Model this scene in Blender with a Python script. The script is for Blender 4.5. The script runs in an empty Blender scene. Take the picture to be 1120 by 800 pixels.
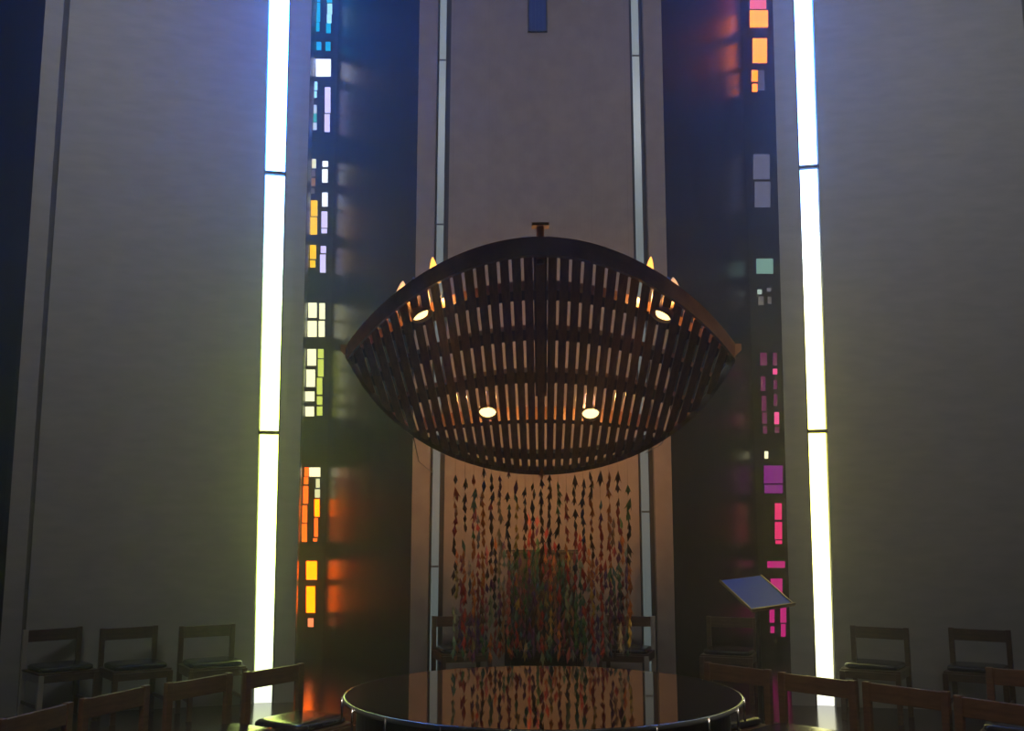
import bpy, bmesh, math, random
from mathutils import Vector, Matrix
random.seed(11)
scene = bpy.context.scene
COL = scene.collection

# ---------------------------------------------------------------- camera model
F = 1100.0; EYE = 1.6; PITCH = math.atan(180.0/1100.0)
CP, SP = math.cos(PITCH), math.sin(PITCH)
def P(px, py, Y):
    u = 400.0-py
    yy = F*CP-u*SP; zz = F*SP+u*CP
    s = Y/yy
    return Vector(((px-560.0)*s, Y, EYE+zz*s))
def proj(v):
    y, z = v[1], v[2]-EYE
    fw = y*CP+z*SP; up = -y*SP+z*CP
    return 560+F*v[0]/fw, 400-F*up/fw

cam = bpy.data.cameras.new('camera'); cam.sensor_width = 36; cam.lens = F/1120*36
co = bpy.data.objects.new('camera', cam); COL.objects.link(co)
co.location = (0, 0, EYE); co.rotation_euler = (math.pi/2+PITCH, 0, 0)
cam.clip_start = 0.05
scene.camera = co
vs = scene.view_settings
vs.view_transform = 'Standard'; vs.look = 'None'; vs.gamma = 1; vs.exposure = 0
try: vs.use_curve_mapping = False
except Exception: pass

# ---------------------------------------------------------------- materials
def nt(name):
    m = bpy.data.materials.new(name); m.use_nodes = True
    t = m.node_tree; b = t.nodes['Principled BSDF']
    return m, t, b
def mat(name, col, rough=.6, metal=0, scale=0, var=.25, bump=0, stretch=(1,1,1), spec=.5):
    m, t, b = nt(name)
    b.inputs['Roughness'].default_value = rough; b.inputs['Metallic'].default_value = metal
    b.inputs['Specular IOR Level'].default_value = spec
    b.inputs['Base Color'].default_value = (*col, 1)
    if scale:
        tc = t.nodes.new('ShaderNodeTexCoord'); mp = t.nodes.new('ShaderNodeMapping')
        mp.inputs['Scale'].default_value = stretch
        n = t.nodes.new('ShaderNodeTexNoise'); n.inputs['Scale'].default_value = scale; n.inputs['Detail'].default_value = 6
        r = t.nodes.new('ShaderNodeValToRGB')
        r.color_ramp.elements[0].position = .3; r.color_ramp.elements[1].position = .7
        r.color_ramp.elements[0].color = (*[c*(1-var) for c in col], 1)
        r.color_ramp.elements[1].color = (*[min(1, c*(1+var)) for c in col], 1)
        t.links.new(tc.outputs['Object'], mp.inputs[0]); t.links.new(mp.outputs[0], n.inputs['Vector'])
        t.links.new(n.outputs['Fac'], r.inputs[0]); t.links.new(r.outputs[0], b.inputs['Base Color'])
        if bump:
            bp = t.nodes.new('ShaderNodeBump'); bp.inputs['Strength'].default_value = bump; bp.inputs['Distance'].default_value = .02
            t.links.new(n.outputs['Fac'], bp.inputs['Height']); t.links.new(bp.outputs[0], b.inputs['Normal'])
    return m
def glow(name, col, strength, base=(.05,.05,.05)):
    m, t, b = nt(name)
    b.inputs['Base Color'].default_value = (*base, 1); b.inputs['Roughness'].default_value = .6; b.inputs['Specular IOR Level'].default_value = .2
    b.inputs['Emission Color'].default_value = (*col, 1); b.inputs['Emission Strength'].default_value = strength
    return m
def tall_glass(name, stops, strength, zmax=8.0):
    m, t, b = nt(name)
    b.inputs['Base Color'].default_value = (.1,.1,.1,1); b.inputs['Roughness'].default_value = .25
    g = t.nodes.new('ShaderNodeNewGeometry'); s = t.nodes.new('ShaderNodeSeparateXYZ')
    mr = t.nodes.new('ShaderNodeMapRange'); mr.inputs['From Max'].default_value = zmax
    r = t.nodes.new('ShaderNodeValToRGB')
    el = r.color_ramp.elements
    while len(el) > 1: el.remove(el[-1])
    el[0].position = stops[0][0]/zmax; el[0].color = (*stops[0][1], 1)
    for z, c in stops[1:]:
        e = el.new(z/zmax); e.color = (*c, 1)
    t.links.new(g.outputs['Position'], s.inputs[0]); t.links.new(s.outputs['Z'], mr.inputs['Value'])
    t.links.new(mr.outputs[0], r.inputs[0]); t.links.new(r.outputs[0], b.inputs['Emission Color'])
    b.inputs['Emission Strength'].default_value = strength
    return m

M = dict(
    plaster=mat('ribbed_plaster', (.365,.355,.305), .85, 0, 5, .07, .06, (.8,.8,2.5), .2),
    tan=mat('tan_plaster', (.33,.27,.215), .85, 0, 6, .08, .2, (1,1,1), .2),
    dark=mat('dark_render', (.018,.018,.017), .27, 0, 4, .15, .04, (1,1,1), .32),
    frame=mat('dark_frame', (.012,.012,.013), .6),
    floor=mat('polished_floor', (.060,.042,.032), .17, 0, 3, .2, .03),
    ceil=mat('ceiling_concrete', (.2,.2,.2), .9, 0, 3, .15),
    wood=mat('chair_wood', (.085,.044,.024), .40, 0, 9, .35, .05, (1,1,6)),
    oak=mat('canopy_wood', (.27,.115,.052), .5, 0, 12, .3, .05, (6,1,1)),
    batten=mat('canopy_batten', (.13,.06,.032), .5, 0, 12, .3, .05),
    rim=mat('canopy_rim', (.20,.105,.06), .45, 0, 10, .3, .05),
    litwood=mat('painted_lit_wood', (.42,.39,.31), .35, 0, 9, .15),  # edge light on chair posts and legs, painted as a paler colour
    ebony=mat('dark_wood', (.009,.007,.006), .5, 0, 8, .3, .05),
    cushion=mat('black_cushion', (.016,.017,.022), .22, 0, 30, .2, .1),
    chrome=mat('chrome', (.75,.77,.8), .18, 1),
    steel=mat('black_steel', (.03,.03,.033), .35, .6),
    gloss=mat('black_glass', (.012,.014,.017), .03, 0, spec=1.0),
    drum=mat('dark_drum', (.02,.02,.024), .3, 0, 10, .3, .03),
    brass=mat('brass', (.75,.5,.22), .3, 1),
    can=mat('lamp_can', (.25,.2,.16), .35, .8),
    string=mat('string', (.25,.22,.18), .8),
    lamp_head=glow('lamp_head_caught_light', (1,.62,.42), .45, (.4,.3,.2)),  # faint emission stands for light the metal heads catch
    edge=mat('glass_edge', (.42,.50,.50), .22, .6),
    desk=mat('lectern_painted_reflection', (.035,.11,.62), .45, spec=.12),  # blue reflection on the black top, put into the base colour
    bulb=glow('lamp_face', (1,.62,.22), 3.5),
    lit=glow('lamp_glow', (1,.40,.07), 2.4),
    slit=tall_glass('pale_slit_glass', [(0,(.11,.14,.14)),(3,(.12,.155,.15)),(8,(.30,.36,.38))], .65),
    bluepane=glow('blue_slit_glass', (.004,.012,.060), 1.0, (.004,.004,.01)),
    winL=tall_glass('tall_window_glass_left', [(0,(1.5,1.6,1.35)),(1.0,(5.0,6.4,1.7)),(2.6,(9.0,11.5,1.5)),(3.7,(6.0,8.0,2.5)),(4.7,(3.2,6.0,9.0)),(5.6,(2.2,8,30)),(6.5,(2.2,9.5,46)),(8,(2.2,9.5,54))], 1.0),
    winR=tall_glass('tall_window_glass_right', [(0,(1.5,1.5,1.35)),(1.0,(4.6,4.5,1.8)),(2.4,(8.5,7.8,1.5)),(3.7,(6.0,5.8,2.6)),(4.7,(3.0,4.0,6.0)),(5.6,(2.6,6.0,18)),(6.5,(2.4,7,27)),(8,(2.2,7,33))], 1.0),
)

# ---------------------------------------------------------------- mesh builder
class MB:
    def __init__(s): s.bm = bmesh.new(); s.mi = 0
    def _f(s, vs):
        try:
            f = s.bm.faces.new(vs); f.material_index = s.mi; return f
        except ValueError: return None
    def hexa(s, a, b):   # a: 4 pts ring, b: 4 pts ring
        va = [s.bm.verts.new(p) for p in a]; vb = [s.bm.verts.new(p) for p in b]
        s._f(va[::-1]); s._f(vb)
        n = len(va)
        for i in range(n): s._f([va[i], va[(i+1)%n], vb[(i+1)%n], vb[i]])
        return s
    def box(s, c, d, rot=None):
        x, y, z = d[0]/2, d[1]/2, d[2]/2
        pts = [Vector(p) for p in ((-x,-y,-z),(x,-y,-z),(x,y,-z),(-x,y,-z),(-x,-y,z),(x,-y,z),(x,y,z),(-x,y,z))]
        if rot: pts = [rot @ p for p in pts]
        pts = [p+Vector(c) for p in pts]
        return s.hexa(pts[:4], pts[4:])
    def beam(s, a, b, w, t, up=Vector((0,0,1))):
        a, b = Vector(a), Vector(b); d = (b-a).normalized()
        x = d.cross(up)
        if x.length < 1e-4: x = Vector((1,0,0))
        x.normalize(); y = x.cross(d).normalized()
        r = lambda p: [p-x*w/2-y*t/2, p+x*w/2-y*t/2, p+x*w/2+y*t/2, p-x*w/2+y*t/2]
        return s.hexa(r(a), r(b))
    def tube(s, pts, r, n=8, cap=True):
        pts = [Vector(p) for p in pts]; rings = []
        for i, p in enumerate(pts):
            d = (pts[min(i+1, len(pts)-1)]-pts[max(i-1, 0)]).normalized()
            x = d.cross(Vector((0,0,1)))
            if x.length < 1e-3: x = Vector((1,0,0))
            x.normalize(); y = d.cross(x).normalized()
            rr = r[i] if isinstance(r, (list, tuple)) else r
            rings.append([s.bm.verts.new(p+x*rr*math.cos(2*math.pi*k/n)+y*rr*math.sin(2*math.pi*k/n)) for k in range(n)])
        for a, b in zip(rings, rings[1:]):
            for k in range(n): s._f([a[k], a[(k+1)%n], b[(k+1)%n], b[k]])
        if cap: s._f(rings[0][::-1]); s._f(rings[-1])
        return s
    def lathe(s, prof, n=48, origin=(0,0,0)):
        o = Vector(origin); rings = []
        for r, z in prof:
            if r < 1e-6: rings.append([s.bm.verts.new(o+Vector((0,0,z)))])
            else: rings.append([s.bm.verts.new(o+Vector((r*math.cos(2*math.pi*k/n), r*math.sin(2*math.pi*k/n), z))) for k in range(n)])
        for a, b in zip(rings, rings[1:]):
            for k in range(n):
                k2 = (k+1) % n
                if len(a) == 1 and len(b) == 1: continue
                if len(a) == 1: s._f([a[0], b[k2], b[k]])
                elif len(b) == 1: s._f([a[k], a[k2], b[0]])
                else: s._f([a[k], a[k2], b[k2], b[k]])
        return s
    def sweep(s, rings):   # closed section rings along a path
        rs = [[s.bm.verts.new(p) for p in r] for r in rings]
        n = len(rs[0])
        for a, b in zip(rs, rs[1:]):
            for k in range(n): s._f([a[k], a[(k+1)%n], b[(k+1)%n], b[k]])
        s._f(rs[0][::-1]); s._f(rs[-1])
        return s
    def build(s, name, m, parent=None, bevel=0, smooth=False, loc=None):
        bmesh.ops.recalc_face_normals(s.bm, faces=s.bm.faces[:])
        me = bpy.data.meshes.new(name); s.bm.to_mesh(me); s.bm.free()
        for mm in (m if isinstance(m, list) else [m]): me.materials.append(mm)
        o = bpy.data.objects.new(name, me); COL.objects.link(o)
        if parent: o.parent = parent
        if loc is not None: o.location = loc
        if bevel:
            b = o.modifiers.new('bevel', 'BEVEL'); b.width = bevel; b.segments = 2; b.limit_method = 'ANGLE'
        if smooth:
            for p in me.polygons: p.use_smooth = True
        return o
def tag(o, label, cat, group=None):
    o['label'] = label; o['category'] = cat
    if group: o['group'] = group
    return o
def thing(name, label, cat, loc=(0,0,0), rz=0, group=None):
    o = bpy.data.objects.new(name, None); COL.objects.link(o); o.empty_display_size = .1
    o.location = loc; o.rotation_euler = (0,0,rz)
    return tag(o, label, cat, group)
def struct(o, label=None):
    o['kind'] = 'structure'
    if label: o['label'] = label
    return o
def copy_tree(o, parent=None):
    c = o.copy(); COL.objects.link(c)
    if parent: c.parent = parent
    for ch in list(o.children): copy_tree(ch, c)
    return c

# ---------------------------------------------------------------- setting: leaning wall edges given by pixel columns
TOP = 10.0
class Edge:
    def __init__(s, p0, p580, Y): 
        a = P(p580, 580, Y); b = P(p0, 0, Y)
        s.Y = Y; s.k = (b.x-a.x)/(b.z-a.z); s.x0 = a.x-s.k*a.z
    def at(s, z, dx=0, dy=0): return Vector((s.x0+s.k*z+dx, s.Y+dy, z))
def slab(mb, e1, e2, th=.25, z0=0.0, z1=TOP, dy=0.0, off=None):
    o = off if off else Vector((0, th, 0))
    a = [e1.at(z0,0,dy), e2.at(z0,0,dy), e2.at(z0,0,dy)+o, e1.at(z0,0,dy)+o]
    b = [e1.at(z1,0,dy), e2.at(z1,0,dy), e2.at(z1,0,dy)+o, e1.at(z1,0,dy)+o]
    mb.hexa(a, b)
def wall(name, e1, e2, m, **k):
    mb = MB(); slab(mb, e1, e2, **k); return struct(mb.build(name, m))

lP0, lP1, lG, lW0 = Edge(50,9,9.02), Edge(70,31,9.12), Edge(70.2,31.2,9.13), Edge(77,36,9.15)
lN0, lN1 = Edge(293,280,9.75), Edge(317,302.5,9.80)
lR = Edge(341,326,9.86); lR2 = Edge(339.5,324.5,10.12)
lS0, lS1 = Edge(347,328.5,13.1), Edge(371,356,13.1)
cP0, cP1 = Edge(459,450,10.6), Edge(479,469,10.6)
cL0, cL1 = Edge(481.5,472,10.6), Edge(488.5,480,10.6)
cW0, cW1 = Edge(494,485.5,10.6), Edge(687.5,699.5,10.6)
cR0, cR1 = Edge(690.5,702.5,10.6), Edge(698,711,10.6)
cQ0, cQ1 = Edge(703,717,10.6), Edge(723,736,10.6)
rS0, rS1 = Edge(810,828,13.1), Edge(848,869,13.1)
rR = Edge(845,861,9.68); rR2 = Edge(847,863,9.94)
rN0, rN1 = Edge(868,887,9.64), Edge(890,909,9.60)
rW1 = Edge(1117,1166,9.25); rG1 = Edge(1121,1170,9.24); rP1 = Edge(1146,1196,9.2)

mb = MB(); mb.box((0, 4.8, -.1), (15, 20, .2)); struct(mb.build('floor', M['floor']))
mb = MB(); mb.box((0, 4.8, TOP+.1), (15, 20, .2)); struct(mb.build('ceiling', M['ceil']))
wall('wall_left', lW0, lN0, M['plaster'])
wall('wall_right', rN1, rW1, M['plaster'])
wall('wall_back', cW0, cW1, M['tan'])
wall('wall_left_pier', lN1, lR, M['plaster'], off=Vector((-.064,.25,0)))
wall('wall_right_pier', rR, rN0, M['plaster'], off=Vector((.085,.25,0)))
wall('trim_1', lP0, lP1, M['plaster'])
wall('trim_2', lG, lW0, M['frame'], dy=.10, th=.12)
wall('trim_3', cP0, cP1, M['tan'])
wall('trim_4', cQ0, cQ1, M['tan'])
wall('trim_5', rW1, rG1, M['frame'], dy=.10, th=.12)
wall('trim_6', rG1, rP1, M['plaster'])
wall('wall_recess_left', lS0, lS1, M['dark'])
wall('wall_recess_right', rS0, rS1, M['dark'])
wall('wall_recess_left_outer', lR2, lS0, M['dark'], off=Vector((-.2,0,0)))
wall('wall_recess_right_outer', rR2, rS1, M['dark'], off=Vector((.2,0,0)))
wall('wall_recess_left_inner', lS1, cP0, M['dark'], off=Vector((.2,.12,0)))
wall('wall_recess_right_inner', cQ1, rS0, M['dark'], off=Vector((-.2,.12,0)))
# outer shell of the chapel, seen only past the piers and from other places
def shell(name, c, d): struct(MB().box(c, d).build(name, M['dark']))
shell('wall_shell_left', (-7.4, 4.8, TOP/2), (.2, 20, TOP))
shell('wall_shell_right', (7.4, 4.8, TOP/2), (.2, 20, TOP))
shell('wall_shell_back', (0, 14.7, TOP/2), (15, .2, TOP))
shell('wall_rear', (0, -5.1, TOP/2), (15, .2, TOP))

# tall bright windows: pane, frame, transoms
def tall_window(name, e1, e2, glass, bars, label):
    mb = MB(); slab(mb, e1, e2, th=.03, z0=.0, z1=9.9, dy=.05)
    root = struct(mb.build(name, glass), label)
    fr = MB()
    for e, s in ((e1, .006), (e2, -.006)):
        a = [e.at(0,-.006,.0), e.at(0,.006,.0), e.at(0,.006,.05), e.at(0,-.006,.05)]
        b = [e.at(9.9,-.006,.0), e.at(9.9,.006,.0), e.at(9.9,.006,.05), e.at(9.9,-.006,.05)]
        fr.hexa(a, b)
    fr.build('window_frame', M['frame'], root)
    for py in bars:
        z = P(0, py, e1.Y).z
        t = MB(); slab(t, e1, e2, th=.05, z0=z-.017, z1=z+.017, dy=-.004)
        t.build('transom', M['frame'], root)
    return root
tall_window('window_1', lN0, lN1, M['winL'], (188, 473), 'tall blazing slit window in the left wall, blue above and yellow-green below')
tall_window('window_2', rN0, rN1, M['winR'], (183, 472), 'tall blazing slit window in the right wall')
# pale slits beside the middle wall
for n, (g0, e1, e2, g1, joints) in enumerate(((cP1, cL0, cL1, cW0, (65, 245, 620)), (cW1, cR0, cR1, cQ0, (60, 300, 560)))):
    mb = MB(); slab(mb, e1, e2, th=.03, z1=9.9, dy=.02)
    root = struct(mb.build('window_%d' % (3+n), M['slit']), 'narrow pale slit window on the %s of the middle wall' % ('left', 'right')[n])
    bk = MB(); slab(bk, g0, g1, th=.05, z1=9.95, dy=.10); bk.build('window_reveal', M['frame'], root)
    for py in joints:
        z = P(0, py, 10.6).z
        t = MB(); slab(t, e1, e2, th=.02, z0=z-.008, z1=z+.008, dy=.012); t.build('glazing_joint', M['frame'], root)
# dark blue slit high on the middle wall
a, b = P(579, 34, 10.6), P(597, 34, 10.6)
mb = MB(); mb.box(((a.x+b.x)/2, 10.592, (a.z+9.0)/2), (b.x-a.x, .02, 9.0-a.z))
root = struct(mb.build('window_5', M['bluepane']), 'dark blue slit high in the middle wall')
t = MB()
for x in (a.x-.008, b.x+.008): t.box((x, 10.585, (a.z+9.0)/2), (.016, .034, 9.0-a.z))
t.box(((a.x+b.x)/2, 10.585, a.z-.008), (b.x-a.x+.032, .034, .016)); t.build('window_frame', M['frame'], root)

# stained glass: thick lumps of coloured glass set in the dark recess walls
GL = {}
def gl(col, s):
    k = (col, s)
    if k not in GL: GL[k] = glow('stained_glass_%d' % len(GL), col, s, (.02,.02,.02))
    return GL[k]
CY=((.0,.42,.60),1.0); PC=((.40,.80,.85),1.1); WH=((.92,.95,1),1.3); PW=((.75,.85,.85),.75); GR=((.05,.55,.35),.75); LI=((.70,.62,1),1.1)
PY=((.95,.9,.45),.9); DI=((.25,.22,.2),.4); OB=((.55,.28,.10),.5); YE=((1,.58,.01),1.2); YW=((1,.98,.60),1.25); YG=((.70,.80,.12),.95)
OR=((1,.10,.005),2.3); OW=((1,.93,.55),1.4); AM=((1,.115,.0),6.5); AO=((1,.22,.08),1.6)
PK=((1,.16,.28),1.0); ORY=((1,.19,.01),3.0); VI=((.16,.15,.24),.45); GV=((.20,.20,.30),.5); GG=((.22,.42,.34),.7); SP_=((.55,.7,.6),.7)
DM=((.26,.02,.13),.45); BP=((.9,.08,.30),1.0); PU=((.30,.01,.27),.62); RP=((.9,.03,.17),.9); MG=((.60,.01,.20),.8)
def z2(b): return [(260+b[0]/2.668, b[1]/2.668, 260+b[2]/2.668, b[3]/2.668)]
LP = []
for b, c in [((222,8,240,62),CY),((222,65,238,90),CY),((260,-30,275,6),CY),((222,-40,240,4),CY),((261,10,275,40),PC),((260,42,273,66),PC),((258,68,271,95),CY),
             ((230,122,243,145),CY),((256,122,270,147),CY),((228,172,271,222),WH),((219,238,232,262),PC),((218,266,230,284),PC),((216,306,230,330),PW),
             ((216,332,230,355),GR),((216,358,230,378),PW),((254,254,270,328),LI),((253,333,268,384),LI),((214,464,228,490),PY),((213,496,226,514),DI),
             ((213,520,226,542),OB),((214,550,224,564),DI),((247,470,263,486),WH),((246,494,262,532),WH),((214,585,232,630),YE),((212,634,231,684),YE),
             ((246,562,262,602),WH),((244,617,261,664),LI),((244,668,260,680),LI),((211,715,228,755),YE),((211,760,226,780),YE),((242,718,257,738),LI),((240,743,256,795),LI)]:
    LP.append((260+b[0]/2.668, b[1]/2.668, 260+b[2]/2.668, b[3]/2.668, c))
for b, c in [((206,137,230,180),YW),((238,138,254,184),YW),((204,190,230,236),YW),((236,190,253,236),YW),((203,272,228,320),YW),((234,272,250,298),YG),
             ((200,332,225,382),YW),((234,302,250,352),YG),((231,356,246,404),YG),((197,396,223,424),YW),((231,410,246,434),YG),((197,440,222,468),YW),((231,440,246,466),YG)]:
    LP.append((260+b[0]/2.668, 280+b[1]/2.668, 260+b[2]/2.668, 280+b[3]/2.668, c))
for b, c in [((115,75,130,108),OR),((133,75,174,110),OW),((113,112,128,138),OR),((110,146,128,212),OR),((107,220,124,285),OR),((105,290,123,358),OR),
             ((158,118,172,152),PY),((154,158,173,190),PY),((153,196,171,262),AM),((152,268,165,338),OR),((148,345,162,356),OR),((122,432,161,502),AM),
             ((122,528,154,628),AM),((128,650,148,682),AO)]:
    LP.append((300+b[0]/3.478, 490+b[1]/3.478, 300+b[2]/3.478, 490+b[3]/3.478, c))
RP_ = []
for b, c in [((108,-40,155,-6),PK),((108,0,155,24),PK),((108,30,160,78),ORY),((116,112,157,182),ORY),((113,205,130,236),ORY),((115,245,129,266),ORY),((132,205,150,262),VI),
             ((118,450,165,522),GV),((122,530,167,604),GV),((127,755,175,798),GG),((130,845,142,858),SP_),((158,840,168,850),DI),((133,865,148,890),DI),((160,866,170,886),DI)]:
    RP_.append((780+b[0]/2.667, b[1]/2.667, 780+b[2]/2.667, b[3]/2.667, c))
for b, c in [((190,80,212,122),DM),((233,80,246,122),DM),((233,134,247,152),BP),((192,160,207,208),DM),((235,172,246,202),DM),((195,225,210,275),DM),
             ((236,220,247,258),DM),((197,282,212,318),DM),((238,280,253,320),BP),((200,328,213,352),DM),((240,330,253,350),DM),((205,412,216,436),OW),
             ((203,460,265,520),PU),((205,525,265,553),PU),((240,587,262,642),RP),((240,650,263,708),RP),((242,712,263,724),RP)]:
    RP_.append((770+b[0]/3.077, 360+b[1]/3.077, 770+b[2]/3.077, 360+b[3]/3.077, c))
for b, c in [((335,152,388,172),MG),((345,205,380,250),MG),((342,295,356,340),MG),((345,352,356,372),MG),((375,293,392,340),MG),((377,345,390,383),MG)]:
    RP_.append((720+b[0]/2.8, 560+b[1]/2.8, 720+b[2]/2.8, 560+b[3]/2.8, c))
def stained(name, panes, label):
    mb = MB(); mats = []
    for x0, y0, x1, y1, c in panes:
        m = gl(*c)
        if m not in mats: mats.append(m)
        mb.mi = mats.index(m)
        a, b, c2, d = P(x0,y1,13.08), P(x1,y1,13.08), P(x1,y0,13.08), P(x0,y0,13.08)
        o = Vector((0,.05,0))
        mb.hexa([a,b,c2,d], [a+o,b+o,c2+o,d+o])
    return struct(mb.build(name, mats), label)
stained('window_6', LP, 'strip of blue, white, yellow and orange stained glass in the left recess')
stained('window_7', RP_, 'strip of orange, grey and magenta stained glass in the right recess')

# ---------------------------------------------------------------- canopy
U0 = 3.88
def surf(x, u):
    d = U0+u
    return Vector((.0291*d+x, d, EYE+1.08-.42*u+.04*u*u-.06*x*x))
def solve(x, fn):
    lo, hi = -1.2, 3.2
    for _ in range(50):
        m = (lo+hi)/2; p = proj(surf(x, m)); 
        if p[1] < fn(abs(p[0]-592)): lo = m
        else: hi = m
    return (lo+hi)/2
front = lambda dx: 277+.00232*dx*dx+ (dx/208)**8*9
rear = lambda dx: 516-.0020*dx*dx-(dx/208)**6*32
HW = .888
def normal(x, u):
    e = .01
    return (surf(x+e,u)-surf(x-e,u)).cross(surf(x,u+e)-surf(x,u-e)).normalized()
canopy = thing('canopy', 'lens-shaped slatted wooden canopy hung above the round table', 'canopy', (surf(0,1.1).x, surf(0,1.1).y, 0))
O = canopy.location
def strip(x0, x1, ua, ub, t, lift, n=14):
    rings = []
    for i in range(n+1):
        f = i/n; xm = (x0+x1)/2; u = ua+(ub-ua)*f
        nn = normal(xm, u)
        pl, pr = surf(x0,u)-O, surf(x1,u)-O
        rings.append([pl+nn*lift, pr+nn*lift, pr+nn*(lift+t), pl+nn*(lift+t)])
    return rings
PITCHX = .0487
k = 0
for i in range(-18, 19):
    x = i*PITCHX
    if abs(x) > HW-.012: continue
    ua, ub = solve(x, front), solve(x, rear)
    if ub-ua < .05: continue
    w = .036
    x0, x1 = x-w/2, x+w/2
    MB().sweep(strip(x0, x1, ua+.012, ub-.012, .012, 0)).build('slat', M['oak'], canopy)
# spine board under the middle slats in the front half
ua, ub = solve(0, front), solve(0, rear)
MB().sweep(strip(-.028, .028, ua+.01, ua+(ub-ua)*.52, .03, .013)).build('spine', M['batten'], canopy)
# battens: bowed boards across the slats
def xline(fn, w, t, lift, xm, n=40, flat=None):
    rings = []
    for i in range(n+1):
        x = -xm+2*xm*i/n
        u = solve(x, fn)
        nn = normal(x, u)
        c = surf(x, u)-O
        tv = (surf(x,u+.01)-surf(x,u-.01)).normalized()
        if flat: nn = Vector((0,0,1)); tv = Vector((0,1,0))
        rings.append([c-tv*w/2+nn*lift, c+tv*w/2+nn*lift, c+tv*w/2+nn*(lift+t), c-tv*w/2+nn*(lift+t)])
    return rings
def span(fn):
    x = HW
    while x > .1:
        u = solve(x, fn)
        if solve(x, front)+.01 < u < solve(x, rear)-.01: return x
        x -= .01
    return x
for yc, kk, w, hgt in ((325.5,.0017,.075,.05),(369,.0015,.095,.025),(415.5,.00125,.115,.025),(463.5,.0007,.05,.075),(502,-.0012,.11,.025)):
    fn = lambda dx, yc=yc, kk=kk: yc+kk*dx*dx
    MB().sweep(xline(fn, w, hgt, .0125, span(fn))).build('batten', M['batten'], canopy)
MB().sweep(xline(front, .035, .075, -.012, HW-.004, 56, True)).build('front_rim', M['rim'], canopy)
MB().sweep(xline(rear, .03, .05, -.02, HW-.004, 56, True)).build('rear_rim', M['batten'], canopy)
for s in (-1, 1):
    u = solve(s*HW, front); c = surf(s*HW, u)-O
    t = MB(); c2 = c+Vector((s*.028, 0, .035))
    t.hexa([c+Vector((-s*.03,-.03,-.02)), c+Vector((-s*.03,.05,-.02)), c+Vector((-s*.03,.05,.06)), c+Vector((-s*.03,-.03,.06))],
           [c2+Vector((0,-.012,0)), c2+Vector((0,.03,0)), c2+Vector((0,.03,.03)), c2+Vector((0,-.012,.03))])
    t.build('end_block', M['rim'], canopy)
c = surf(0, ua+.05)-O
t = MB(); t.tube([c+Vector((0,0,-.01)), c+Vector((0,0,.145))], .016, 10); hp = t.build('hanger_post', M['rim'], canopy)
t = MB(); t.box(c+Vector((0,0,.15)), (.07,.05,.012)); t.build('post_cap', M['rim'], hp)
t = MB()
for sx, uu in ((-.42,.75),(.42,.75),(-.3,1.8),(.3,1.8)):
    a = surf(sx, uu)-O; t.tube([a, Vector((a.x, a.y, TOP-.002))], .0004, 5)
t.build('hanging_wire', M['string'], canopy)

# ---------------------------------------------------------------- lamps in the canopy
def spotlight(px, py, roll, label, aim):
    x = 0; # find surface point under that pixel
    lo = None
    best = min(((abs(proj(surf(xx/200, uu/60))[0]-px)+abs(proj(surf(xx/200, uu/60))[1]-py), xx/200, uu/60) for xx in range(-180,181) for uu in range(0,135)))
    x, u = best[1], best[2]
    p = surf(x, u)
    # lamp axis: face normal points down and to the front
    n = Vector((roll, -.62 if not roll else -.22, -.78)).normalized()
    root = thing('spot_lamp', label, 'lamp', p, 0, 'round spot lamps set in the canopy')
    q = Vector((0,0,1)).rotation_difference(n).to_matrix()
    def put(mbx, name, m, smooth=True, par=root):
        for v in mbx.bm.verts: v.co = q @ v.co
        return mbx.build(name, m, par, 0, smooth)
    h = MB(); h.lathe([(0,-.12),(.025,-.12),(.03,-.10),(.034,-.05),(.047,-.005),(.049,.022),(.045,.022),(.043,.0),(0,-.002)], 24); hh = put(h, 'lamp_housing', M['can'])
    f = MB(); f.lathe([(0,.014),(.030,.012),(.043,.006),(.043,.001),(0,.0)], 24); put(f, 'lamp_face', M['bulb'], True, hh)
    r = MB(); r.tube([Vector((0,0,-.10)), Vector((0,.03,-.16)), Vector((0,.06,-.19))], .006, 6); put(r, 'cord', M['steel'])
    ld = bpy.data.lights.new('lamp_light', 'SPOT'); ld.color = (1,.60,.24); ld.energy = aim[3]; ld.spot_size = math.radians(aim[4]); ld.spot_blend = .9; ld.shadow_soft_size = .04
    lo = bpy.data.objects.new('lamp_light', ld); COL.objects.link(lo); lo.location = p+n*.035
    d = Vector(aim[:3])-lo.location; lo.rotation_euler = d.to_track_quat('-Z','Y').to_euler()
    for dx in (-.085, .085):
        pd = bpy.data.lights.new('lamp_spill', 'POINT'); pd.color = (1,.46,.12); pd.energy = 3.2; pd.shadow_soft_size = .015
        po = bpy.data.objects.new('lamp_spill', pd); COL.objects.link(po); po.location = p+Vector((dx, .0, .075))
    return root
spotlight(533, 450, 0, 'lit spot lamp low in the canopy, left of the pair nearest the paper strands', (-.3, 5.2, .8, 8, 90))
spotlight(646, 450, 0, 'lit spot lamp low in the canopy, right of the pair nearest the paper strands', (.5, 5.2, .8, 8, 90))
spotlight(460, 342, .42, 'lit spot lamp at the upper left edge of the canopy', (.2, 5.5, .8, 14, 90))
spotlight(725, 342, -.42, 'lit spot lamp at the upper right edge of the canopy', (.2, 5.5, .8, 14, 90))
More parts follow.
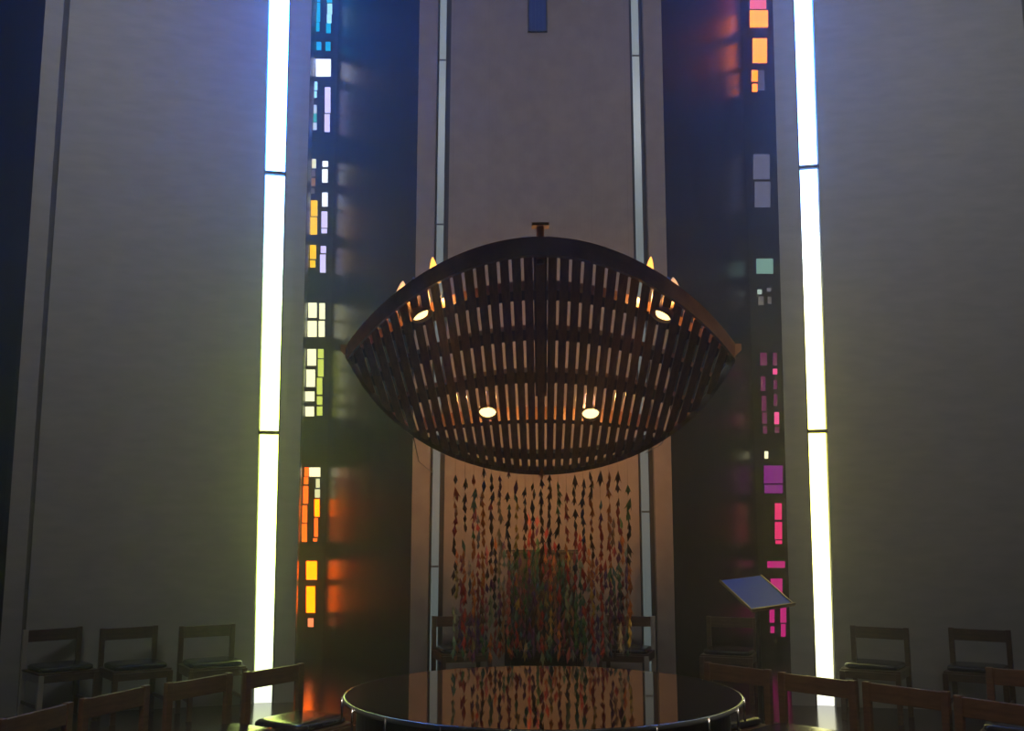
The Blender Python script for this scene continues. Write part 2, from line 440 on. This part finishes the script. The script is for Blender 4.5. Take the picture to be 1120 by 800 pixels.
# uplighters behind the top edge
def uplight(px, py, h, w, lean, lit, label):
    b = P(px, py, 4.32)
    root = thing('uplighter', label, 'lamp', b, 0, 'small uplighters behind the top rim of the canopy')
    s = MB(); n = 16; rings = []
    for i in range(7):
        f = i/6; r = w*(1-f)**.7+.002
        rings.append([Vector((r*math.cos(2*math.pi*k/n)+lean*f*h, r*.8*math.sin(2*math.pi*k/n), f*h)) for k in range(n)])
    s.sweep(rings); s.build('lamp_shade', lit, root, 0, True)
    c = MB(); c.lathe([(0,-.05),(w*.6,-.05),(w*.9,-.02),(w*1.0,.004),(w*.8,.012),(0,.012)], 16); c.build('lamp_base', M['can'], root, 0, True)
    a = MB(); a.tube([Vector((0,0,-.04)), Vector((0,.03,-.09)), Vector((0,.05,-.15))], .008, 6); a.build('bracket', M['can'], root)
uplight(475, 302, .085, .023, -.1, M['lit'], 'small flame-like orange lamp at the top left of the canopy')
uplight(709.5, 305, .10, .024, .12, M['lit'], 'small flame-like orange lamp at the top right of the canopy')
uplight(439, 322, .06, .026, .1, M['lamp_head'], 'small metal lamp head above the left shoulder of the canopy')
uplight(738, 318, .06, .026, -.1, M['lamp_head'], 'small metal lamp head above the right shoulder of the canopy')

# unseen spots added behind the rear rim to warm the middle wall
for xx in (-.3, .3):
    ld = bpy.data.lights.new('wall_wash_fill', 'SPOT'); ld.color = (1,.41,.07); ld.energy = 215; ld.spot_size = math.radians(56); ld.spot_blend = 1; ld.shadow_soft_size = .05
    lo = bpy.data.objects.new('wall_wash_fill', ld); COL.objects.link(lo); lo.location = surf(xx, 2.05)+Vector((0,.2,-.03))
    lo.rotation_euler = (Vector((.3+xx, 10.6, 2.6))-lo.location).to_track_quat('-Z','Y').to_euler()

# ---------------------------------------------------------------- round table
TC = Vector((.14, 4.83, 0)); TR = .9; TZ = .862
table = thing('round_table', 'large round table with a black glass top under the canopy', 'table', TC)
t = MB(); t.lathe([(0,TZ-.018),(TR-.004,TZ-.018),(TR,TZ-.014),(TR,TZ-.004),(TR-.004,TZ),(0,TZ)], 128); t.build('table_top', M['gloss'], table)
t = MB(); t.lathe([(TR+.001,TZ-.020),(TR+.008,TZ-.018),(TR+.008,TZ-.002),(TR+.001,TZ-.0)], 128); t.build('edge_band', M['edge'], table, 0, True)
t = MB(); t.lathe([(0,TZ-.019),(TR-.05,TZ-.019),(TR-.06,.08),(TR-.10,.08),(TR-.10,.0),(0,.0)], 96); t.build('drum', M['drum'], table)
t = MB(); t.box((-.045, -TR+.048, TZ-.16), (.10, .012, .26)); t.build('brass_plate', M['brass'], table, .003)
for k in range(20):
    a = math.radians(-90+9+18*k)
    r = TR+.012
    x, y = r*math.cos(a), r*math.sin(a)
    t = MB(); t.tube([Vector((x,y,TZ-.002)), Vector((x,y,TZ-.105))], .0055, 8); t.build('bracket', M['chrome'], table, 0, True)

# ---------------------------------------------------------------- paper strands
PCOL = [('red',(.42,.05,.04)),('orange',(.55,.20,.05)),('green',(.06,.20,.09)),('teal',(.10,.26,.22)),('purple',(.17,.06,.20)),('pink',(.55,.16,.18)),
        ('yellow',(.55,.40,.08)),('navy',(.03,.05,.12)),('brown',(.09,.05,.03)),('cream',(.48,.42,.30)),('mint',(.28,.40,.28)),('black',(.02,.02,.02))]
CR = []
for nm, c in PCOL:
    m = mat('paper_'+nm, tuple(q*.62 for q in c), .7)
    mb = MB()
    # folded paper bird: kite body with two raised wings, neck and tail
    b = mb.bm; V = lambda *p: b.verts.new(p)
    top, bot, fr, bk, l, r = V(0,0,.022), V(0,0,-.024), V(0,-.011,-.002), V(0,.011,-.002), V(-.012,0,0), V(.012,0,0)
    for q in ((top,fr,r),(top,r,bk),(top,bk,l),(top,l,fr),(bot,r,fr),(bot,bk,r),(bot,l,bk),(bot,fr,l)): mb._f(q)
    for s in (-1, 1):
        a1, a2, a3, a4 = V(s*.006,-.008,0), V(s*.006,.008,0), V(s*.019,.0,-.016), V(s*.009,0,.004)
        mb._f((a1,a3,a4)); mb._f((a4,a3,a2)); mb._f((a1,a2,a3)); mb._f((a1,a4,a2))
    o = mb.build('paper_fold', m)
    CR.append(o.data); bpy.data.objects.remove(o)
ORD = ['first','second','third','fourth','fifth','sixth','seventh','eighth','ninth','tenth','eleventh','twelfth','thirteenth','fourteenth','fifteenth','sixteenth','seventeenth','eighteenth','nineteenth','twentieth','twenty-first']
def strand(px, Y, py0, py1, dens, label, group, weights):
    xl = px*PITCHX
    ur = solve(xl, rear); far = Y > 7; Yy = Y if far else min(Y, U0+ur-.03)
    if far: xl = px*9.1*Y/1100
    x = xl+.0291*Yy; px = 592+xl/Yy*1100
    ztop = TOP if far else surf(xl, Yy-U0).z
    root = thing('paper_strand', label, 'paper decoration', (x, Yy, ztop), 0, group)
    z0, z1 = P(px, py0, Yy).z, P(px, py1, Yy).z
    MB().tube([Vector((0,0,-.001 if far else .001)), Vector((0,0,z1-ztop))], .0004 if far else .0009, 5).build('string', M['string'], root)
    z = min(z0, ztop-.03); run = None
    while z > z1:
        low = (z0-z)/(z0-z1+1e-6)
        if run is None or random.random() < .35: run = random.choices(range(len(PCOL)), weights(low))[0]
        if random.random() < dens(low):
            o = bpy.data.objects.new('paper_fold', CR[run]); COL.objects.link(o); o.parent = root
            sc = random.uniform(1.0, 1.5)*(1.35 if far else 1)
            o.location = (random.uniform(-.006,.006), random.uniform(-.006,.006), z-ztop)
            o.rotation_euler = (random.uniform(-.25,.25), random.uniform(-.25,.25), random.uniform(0,6.28)); o.scale = (sc*.85, sc*.85, sc*random.uniform(1.0,1.6))
            z -= .042*sc
        else: z -= .03
wf = lambda low: [3,1.6,3,1.2,1.5,.8,.4,1.5,3.5,.3,.5,3] if low < .5 else [3,3,2,2,3,2,1.6,1,1.5,1,1,1]
wb = lambda low: [3,3,2,1.5,3,2.5,1.6,.6,.6,1.2,1,.4]
for i in range(21):
    strand(i-10, 5.95, random.uniform(517, 534), random.uniform(712, 722), lambda low: .80,
           'front-row string of folded coloured paper, %s from the left' % ORD[i], 'front row of paper strands', wf)
for i in range(20):
    strand(i-9.5, 8.5, random.uniform(560, 620), random.uniform(716, 724), lambda low: .62+.3*low,
           'far string of coloured paper, %s from the left, filled only low down' % ORD[i], 'far row of paper strands', wb)
for i in range(21):
    strand(i-10, 9.05, random.uniform(595, 650), random.uniform(714, 724), lambda low: .62+.3*low,
           'farthest string of coloured paper before the dark armchair, %s from the left' % ORD[i], 'farthest row of paper strands', wb)

# ---------------------------------------------------------------- chairs
CWD, CD, CH, SH = .50, .47, .75, .43
def make_chair():
    root = thing('wooden_chair', '', 'chair')
    for s in (-1, 1):
        MB().box((s*(CWD/2-.022), .0, CH/2), (.044, .034, CH)).build('rear_leg', M['wood'], root, .004)
        MB().box((s*(CWD/2-.022), -CD+.02, (SH-.02)/2), (.044, .040, SH-.02)).build('front_leg', M['wood'], root, .004)
        MB().box((s*(CWD/2-.022), -CD/2, SH-.05), (.030, CD-.07, .06)).build('side_rail', M['wood'], root, .004)
        MB().box((s*(CWD/2-.022), -CD/2, .16), (.022, CD-.07, .03)).build('stretcher', M['wood'], root, .003)
    MB().box((0, .0, CH-.055), (CWD-.088, .024, .10)).build('back_rail', M['wood'], root, .004)
    MB().box((0, .0, SH-.05), (CWD-.088, .024, .06)).build('seat_rail', M['wood'], root, .004)
    MB().box((0, -CD+.02, SH-.05), (CWD-.088, .024, .06)).build('seat_rail', M['wood'], root, .004)
    MB().box((0, -CD/2, SH-.012), (CWD-.01, CD+.0-.045, .016)).build('seat_board', M['wood'], root, .004)
    mb = MB(); n = 40; rings = []
    for z, sc in ((0,.93),(.008,.985),(.020,1.0),(.034,.985),(.043,.93),(.048,.80),(.050,.4)):
        ring = []
        for k in range(n):
            a = 2*math.pi*k/n; c_, s_ = math.cos(a), math.sin(a)
            ring.append(Vector((math.copysign(abs(c_)**.35, c_)*(CWD/2-.02)*sc, math.copysign(abs(s_)**.35, s_)*(CD/2-.03)*sc-CD/2, SH-.004+z)))
        rings.append(ring)
    mb.sweep(rings); mb.build('cushion', M['cushion'], root, 0, True)
    return root
proto = make_chair(); used = [False]
def chair(cx, cy, fx, fy, label, group):
    """back centre at (cx,cy); the sitter faces (fx,fy)"""
    if used[0]: o = copy_tree(proto)
    else: o = proto; used[0] = True
    o.location = (cx, cy, 0); o.rotation_euler = (0, 0, math.atan2(fy, fx)+math.pi/2)
    tag(o, label, 'chair', group); return o
def by_ends(a, b, side):
    v = Vector((b[0]-a[0], b[1]-a[1])).normalized(); n = Vector((v.y, -v.x))*side
    return ((a[0]+b[0])/2, (a[1]+b[1])/2, n.x, n.y)
def G(px, py, z=CH):
    d = P(px, py, 1.0)-Vector((0,0,EYE)); k = (z-EYE)/d.z
    return d*k
def by_rail(p0, p1, a, b):
    m = (G(*p0)+G(*p1))/2; q = by_ends(a, b, 1)
    return (m.x, m.y, q[2], q[3])
gl_, gr_ = 'chairs in the curved row left of the table', 'chairs in the curved row right of the table'
for p0, p1, a, b, lab in (((0,787),(76,768),(-2.30,4.50),(-2.18,4.97),'brown wooden chair cut off at the lower left edge of the picture'),
                  ((89,765),(162,749),(-2.165,5.03),(-1.99,5.50),'brown wooden chair in the left row, second from the left edge'),
                  ((178,747),(256,736),(-1.97,5.62),(-1.72,6.06),'brown wooden chair in the left row, second back from the bright left window'),
                  ((264,737),(334,724),(-1.625,5.97),(-1.345,6.42),'brown wooden chair whose open back frames the foot of the bright left window')):
    chair(*by_rail(p0, p1, a, b), lab, gl_)
for p0, p1, a, b, lab in (((770,724),(844,733),(1.235,6.50),(1.575,6.12),'brown wooden chair in the right row, closest to the glass table top'),
                  ((851,735),(937,745),(1.60,6.06),(1.94,5.70),'brown wooden chair in front of the foot of the bright right window'),
                  ((946,745),(1036,757),(1.985,5.67),(2.31,5.30),'brown wooden chair in the right row, just right of the bright window'),
                  ((1052,761),(1142,774),(2.315,5.20),(2.59,4.84),'brown wooden chair cut off by the lower right corner of the picture')):
    chair(*by_rail(p0, p1, a, b), lab, gr_)
g = G(1112, 733)
chair(g.x+.08, g.y, -.55, -.83, 'brown wooden chair behind the right row, cut off by the right edge', 'chairs on the right side')
wl = 'chairs along the left wall'
endc = None
for x, y, fx, fy, lab in ((-4.02, 9.07, .68, -.73, 'dark wooden chair at the left wall with a post and leg painted pale as if lit'),
                  (-3.40, 9.20, .60, -.80, 'dark wooden chair against the left wall, middle one of three'),
                  (-2.76, 9.38, .50, -.87, 'dark wooden chair against the left wall right beside the bright window')):
    c = chair(x, y, fx, fy, lab, wl); endc = endc or c
wr = 'chairs along the right wall'
for x, y, lab in ((3.27, 9.22, 'dark wooden chair against the right wall beside the bright window'),
                  (4.07, 9.02, 'dark wooden chair against the right wall, second from the bright window'),
                  (4.80, 8.90, 'dark wooden chair against the right wall, cut off by the right edge')):
    chair(x, y, -.52, -.85, lab, wr)
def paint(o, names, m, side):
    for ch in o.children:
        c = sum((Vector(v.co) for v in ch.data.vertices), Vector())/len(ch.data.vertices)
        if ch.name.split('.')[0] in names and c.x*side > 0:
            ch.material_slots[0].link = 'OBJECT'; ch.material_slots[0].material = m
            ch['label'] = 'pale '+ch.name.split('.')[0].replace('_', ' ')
paint(endc, ('rear_leg','front_leg','side_rail'), M['litwood'], -1)  # light along the end frame is painted on, same wood beneath
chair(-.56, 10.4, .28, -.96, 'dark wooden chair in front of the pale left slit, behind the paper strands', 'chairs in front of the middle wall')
c = chair(1.19, 10.4, -.28, -.96, 'dark wooden chair with a post painted pale as if lit in front of the pale right slit', 'chairs in front of the middle wall')
paint(c, ('rear_leg','front_leg'), M['litwood'], 1)
chair(2.18, 10.25, -.35, -.94, 'dark wooden chair in the gloom below and behind the lectern', 'chairs on the right side')

# tall dark seat behind the strands
pc = thing('presider_chair', 'tall-backed dark wooden armchair behind the paper strands against the middle wall', 'armchair', (.30, 10.15, 0))
MB().box((0,-.25,.09), (.92,.75,.18)).build('plinth', M['ebony'], pc, .006)
MB().box((0,.02,.78), (.66,.05,1.20)).build('backrest', M['ebony'], pc, .008)
MB().box((0,.02,1.385), (.72,.07,.04)).build('top_rail', M['ebony'], pc, .008)
MB().box((0,-.24,.46), (.66,.50,.07)).build('seat', M['ebony'], pc, .008)
for s in (-1, 1):
    MB().box((s*.34,-.24,.70), (.07,.50,.05)).build('armrest', M['ebony'], pc, .008)
    MB().box((s*.34,-.46,.44), (.06,.06,.50)).build('front_leg', M['ebony'], pc, .006)
    MB().box((s*.34,-.02,.44), (.05,.06,.50)).build('rear_leg', M['ebony'], pc, .006)
mb = MB(); mb.box((0,-.23,.515), (.58,.42,.05)); mb.build('cushion', M['cushion'], pc, .02)

# ---------------------------------------------------------------- lectern
D, C = Vector((1.945,8.35,.955)), Vector((2.345,8.60,.985))
e = (C-D).normalized(); h = Vector((-e.y, e.x, 0)).normalized()
if h.y < 0: h = -h
upv = (h*.36+Vector((0,0,.225))); n_ = e.cross(upv).normalized()
if n_.z < 0: n_ = -n_
base = (D+C)/2+upv*.5; base.z = 0
lec = thing('lectern', 'black music-stand lectern with a tilted top painted in its blue reflection, right of the middle wall', 'lectern', base)
pt = lambda a, b, c: D+e*(a*(C-D).length)+upv*b+n_*c-base
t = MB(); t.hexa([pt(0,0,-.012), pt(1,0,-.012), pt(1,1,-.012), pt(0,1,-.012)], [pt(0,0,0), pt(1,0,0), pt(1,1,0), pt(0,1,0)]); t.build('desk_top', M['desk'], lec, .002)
t = MB()
t.hexa([pt(-.02,-.02,-.012), pt(1.04,-.02,-.012), pt(1.04,.01,-.012), pt(-.02,.01,-.012)], [pt(-.02,-.02,.022), pt(1.04,-.02,.022), pt(1.04,.01,.022), pt(-.02,.01,.022)])
t.build('book_ledge', M['can'], lec, .002)
for s0, s1 in ((-.02,.0),(1.0,1.02)):
    t = MB(); t.hexa([pt(s0,0,-.012), pt(s1,0,-.012), pt(s1,1,-.012), pt(s0,1,-.012)], [pt(s0,0,.010), pt(s1,0,.010), pt(s1,1,.010), pt(s0,1,.010)]); t.build('side_rim', M['can'], lec)
t = MB(); t.tube([Vector((0,0,.02)), Vector((0,0,1.03))], [.022,.018], 12); t.build('pole', M['steel'], lec, 0, True)
t = MB(); t.lathe([(0,0),(.20,0),(.20,.012),(.19,.02),(.03,.03),(0,.03)], 32); t.build('foot', M['steel'], lec, 0, True)

# loose cables beside the canopy
for i, (pts, lab) in enumerate(((((452,478,4.9),(458,505,6.5),(466,512,8.5),(474,518,10.55)),'thin dark cable sagging from the left end of the canopy to the wall'),
                 (((732,474,4.9),(722,487,6.5),(712,492,8.5),(706,496,10.55)),'thin dark cable sagging from the right end of the canopy to the wall'))):
    q = [P(*p) for p in pts]; v0 = q[0]
    fine = []
    for a in range(len(q)-1):
        for s in range(6): fine.append(q[a].lerp(q[a+1], s/6)-v0)
    fine.append(q[-1]-v0)
    tag(MB().tube(fine, .003, 6).build('cable', M['steel'], None, 0, True, v0), lab, 'cable')

# ---------------------------------------------------------------- light and haze
def area(name, loc, rot, sx, sy, e, col):
    l = bpy.data.lights.new(name, 'AREA'); l.shape = 'RECTANGLE'; l.size = sx; l.size_y = sy; l.energy = e; l.color = col
    o = bpy.data.objects.new(name, l); COL.objects.link(o); o.location = loc; o.rotation_euler = rot; return o
area('roof_lantern', (.2, 5.0, 9.9), (0,0,0), 5, 5, 14, (.90,.93,1))
for sx in (-1, 1):   # unseen panels added to keep upper walls brighter than lower
    o = area('upper_wall_fill', (sx*3.0, 2.6, 9.6), (0,0,0), 3, 1.5, 50, (.93,.94,1))
    o.data.spread = math.radians(82)
    o.rotation_euler = (Vector((sx*3.6, 9.4, 6.3))-o.location).to_track_quat('-Z','Y').to_euler()
area('nave_daylight', (0, -4.6, 5.0), (math.radians(78),0,0), 8, 5, 9, (1,.84,.68))
for sx in (-1, 1):   # unseen spots added to brighten the front rows of chairs
    l = bpy.data.lights.new('front_row_fill', 'SPOT'); l.energy = 480; l.color = (1,.78,.58); l.spot_size = math.radians(38); l.spot_blend = .8; l.shadow_soft_size = .15
    o = bpy.data.objects.new('front_row_fill', l); COL.objects.link(o); o.location = (sx*1.6, 1.2, 5.5)
    o.rotation_euler = (Vector((sx*2.0, 5.3, .6))-o.location).to_track_quat('-Z','Y').to_euler()

w = bpy.data.worlds.new('world'); scene.world = w; w.use_nodes = True
t = w.node_tree
bg = t.nodes['Background']; bg.inputs['Color'].default_value = (0,0,0,1); bg.inputs['Strength'].default_value = 0
HAZE = .015
if HAZE:
    v = t.nodes.new('ShaderNodeVolumeScatter'); v.inputs['Density'].default_value = HAZE; v.inputs['Anisotropy'].default_value = .80
    t.links.new(v.outputs[0], t.nodes['World Output'].inputs['Volume'])
scene.cycles.max_bounces = 6; scene.cycles.diffuse_bounces = 3; scene.cycles.volume_bounces = 1; scene.cycles.use_denoising = True
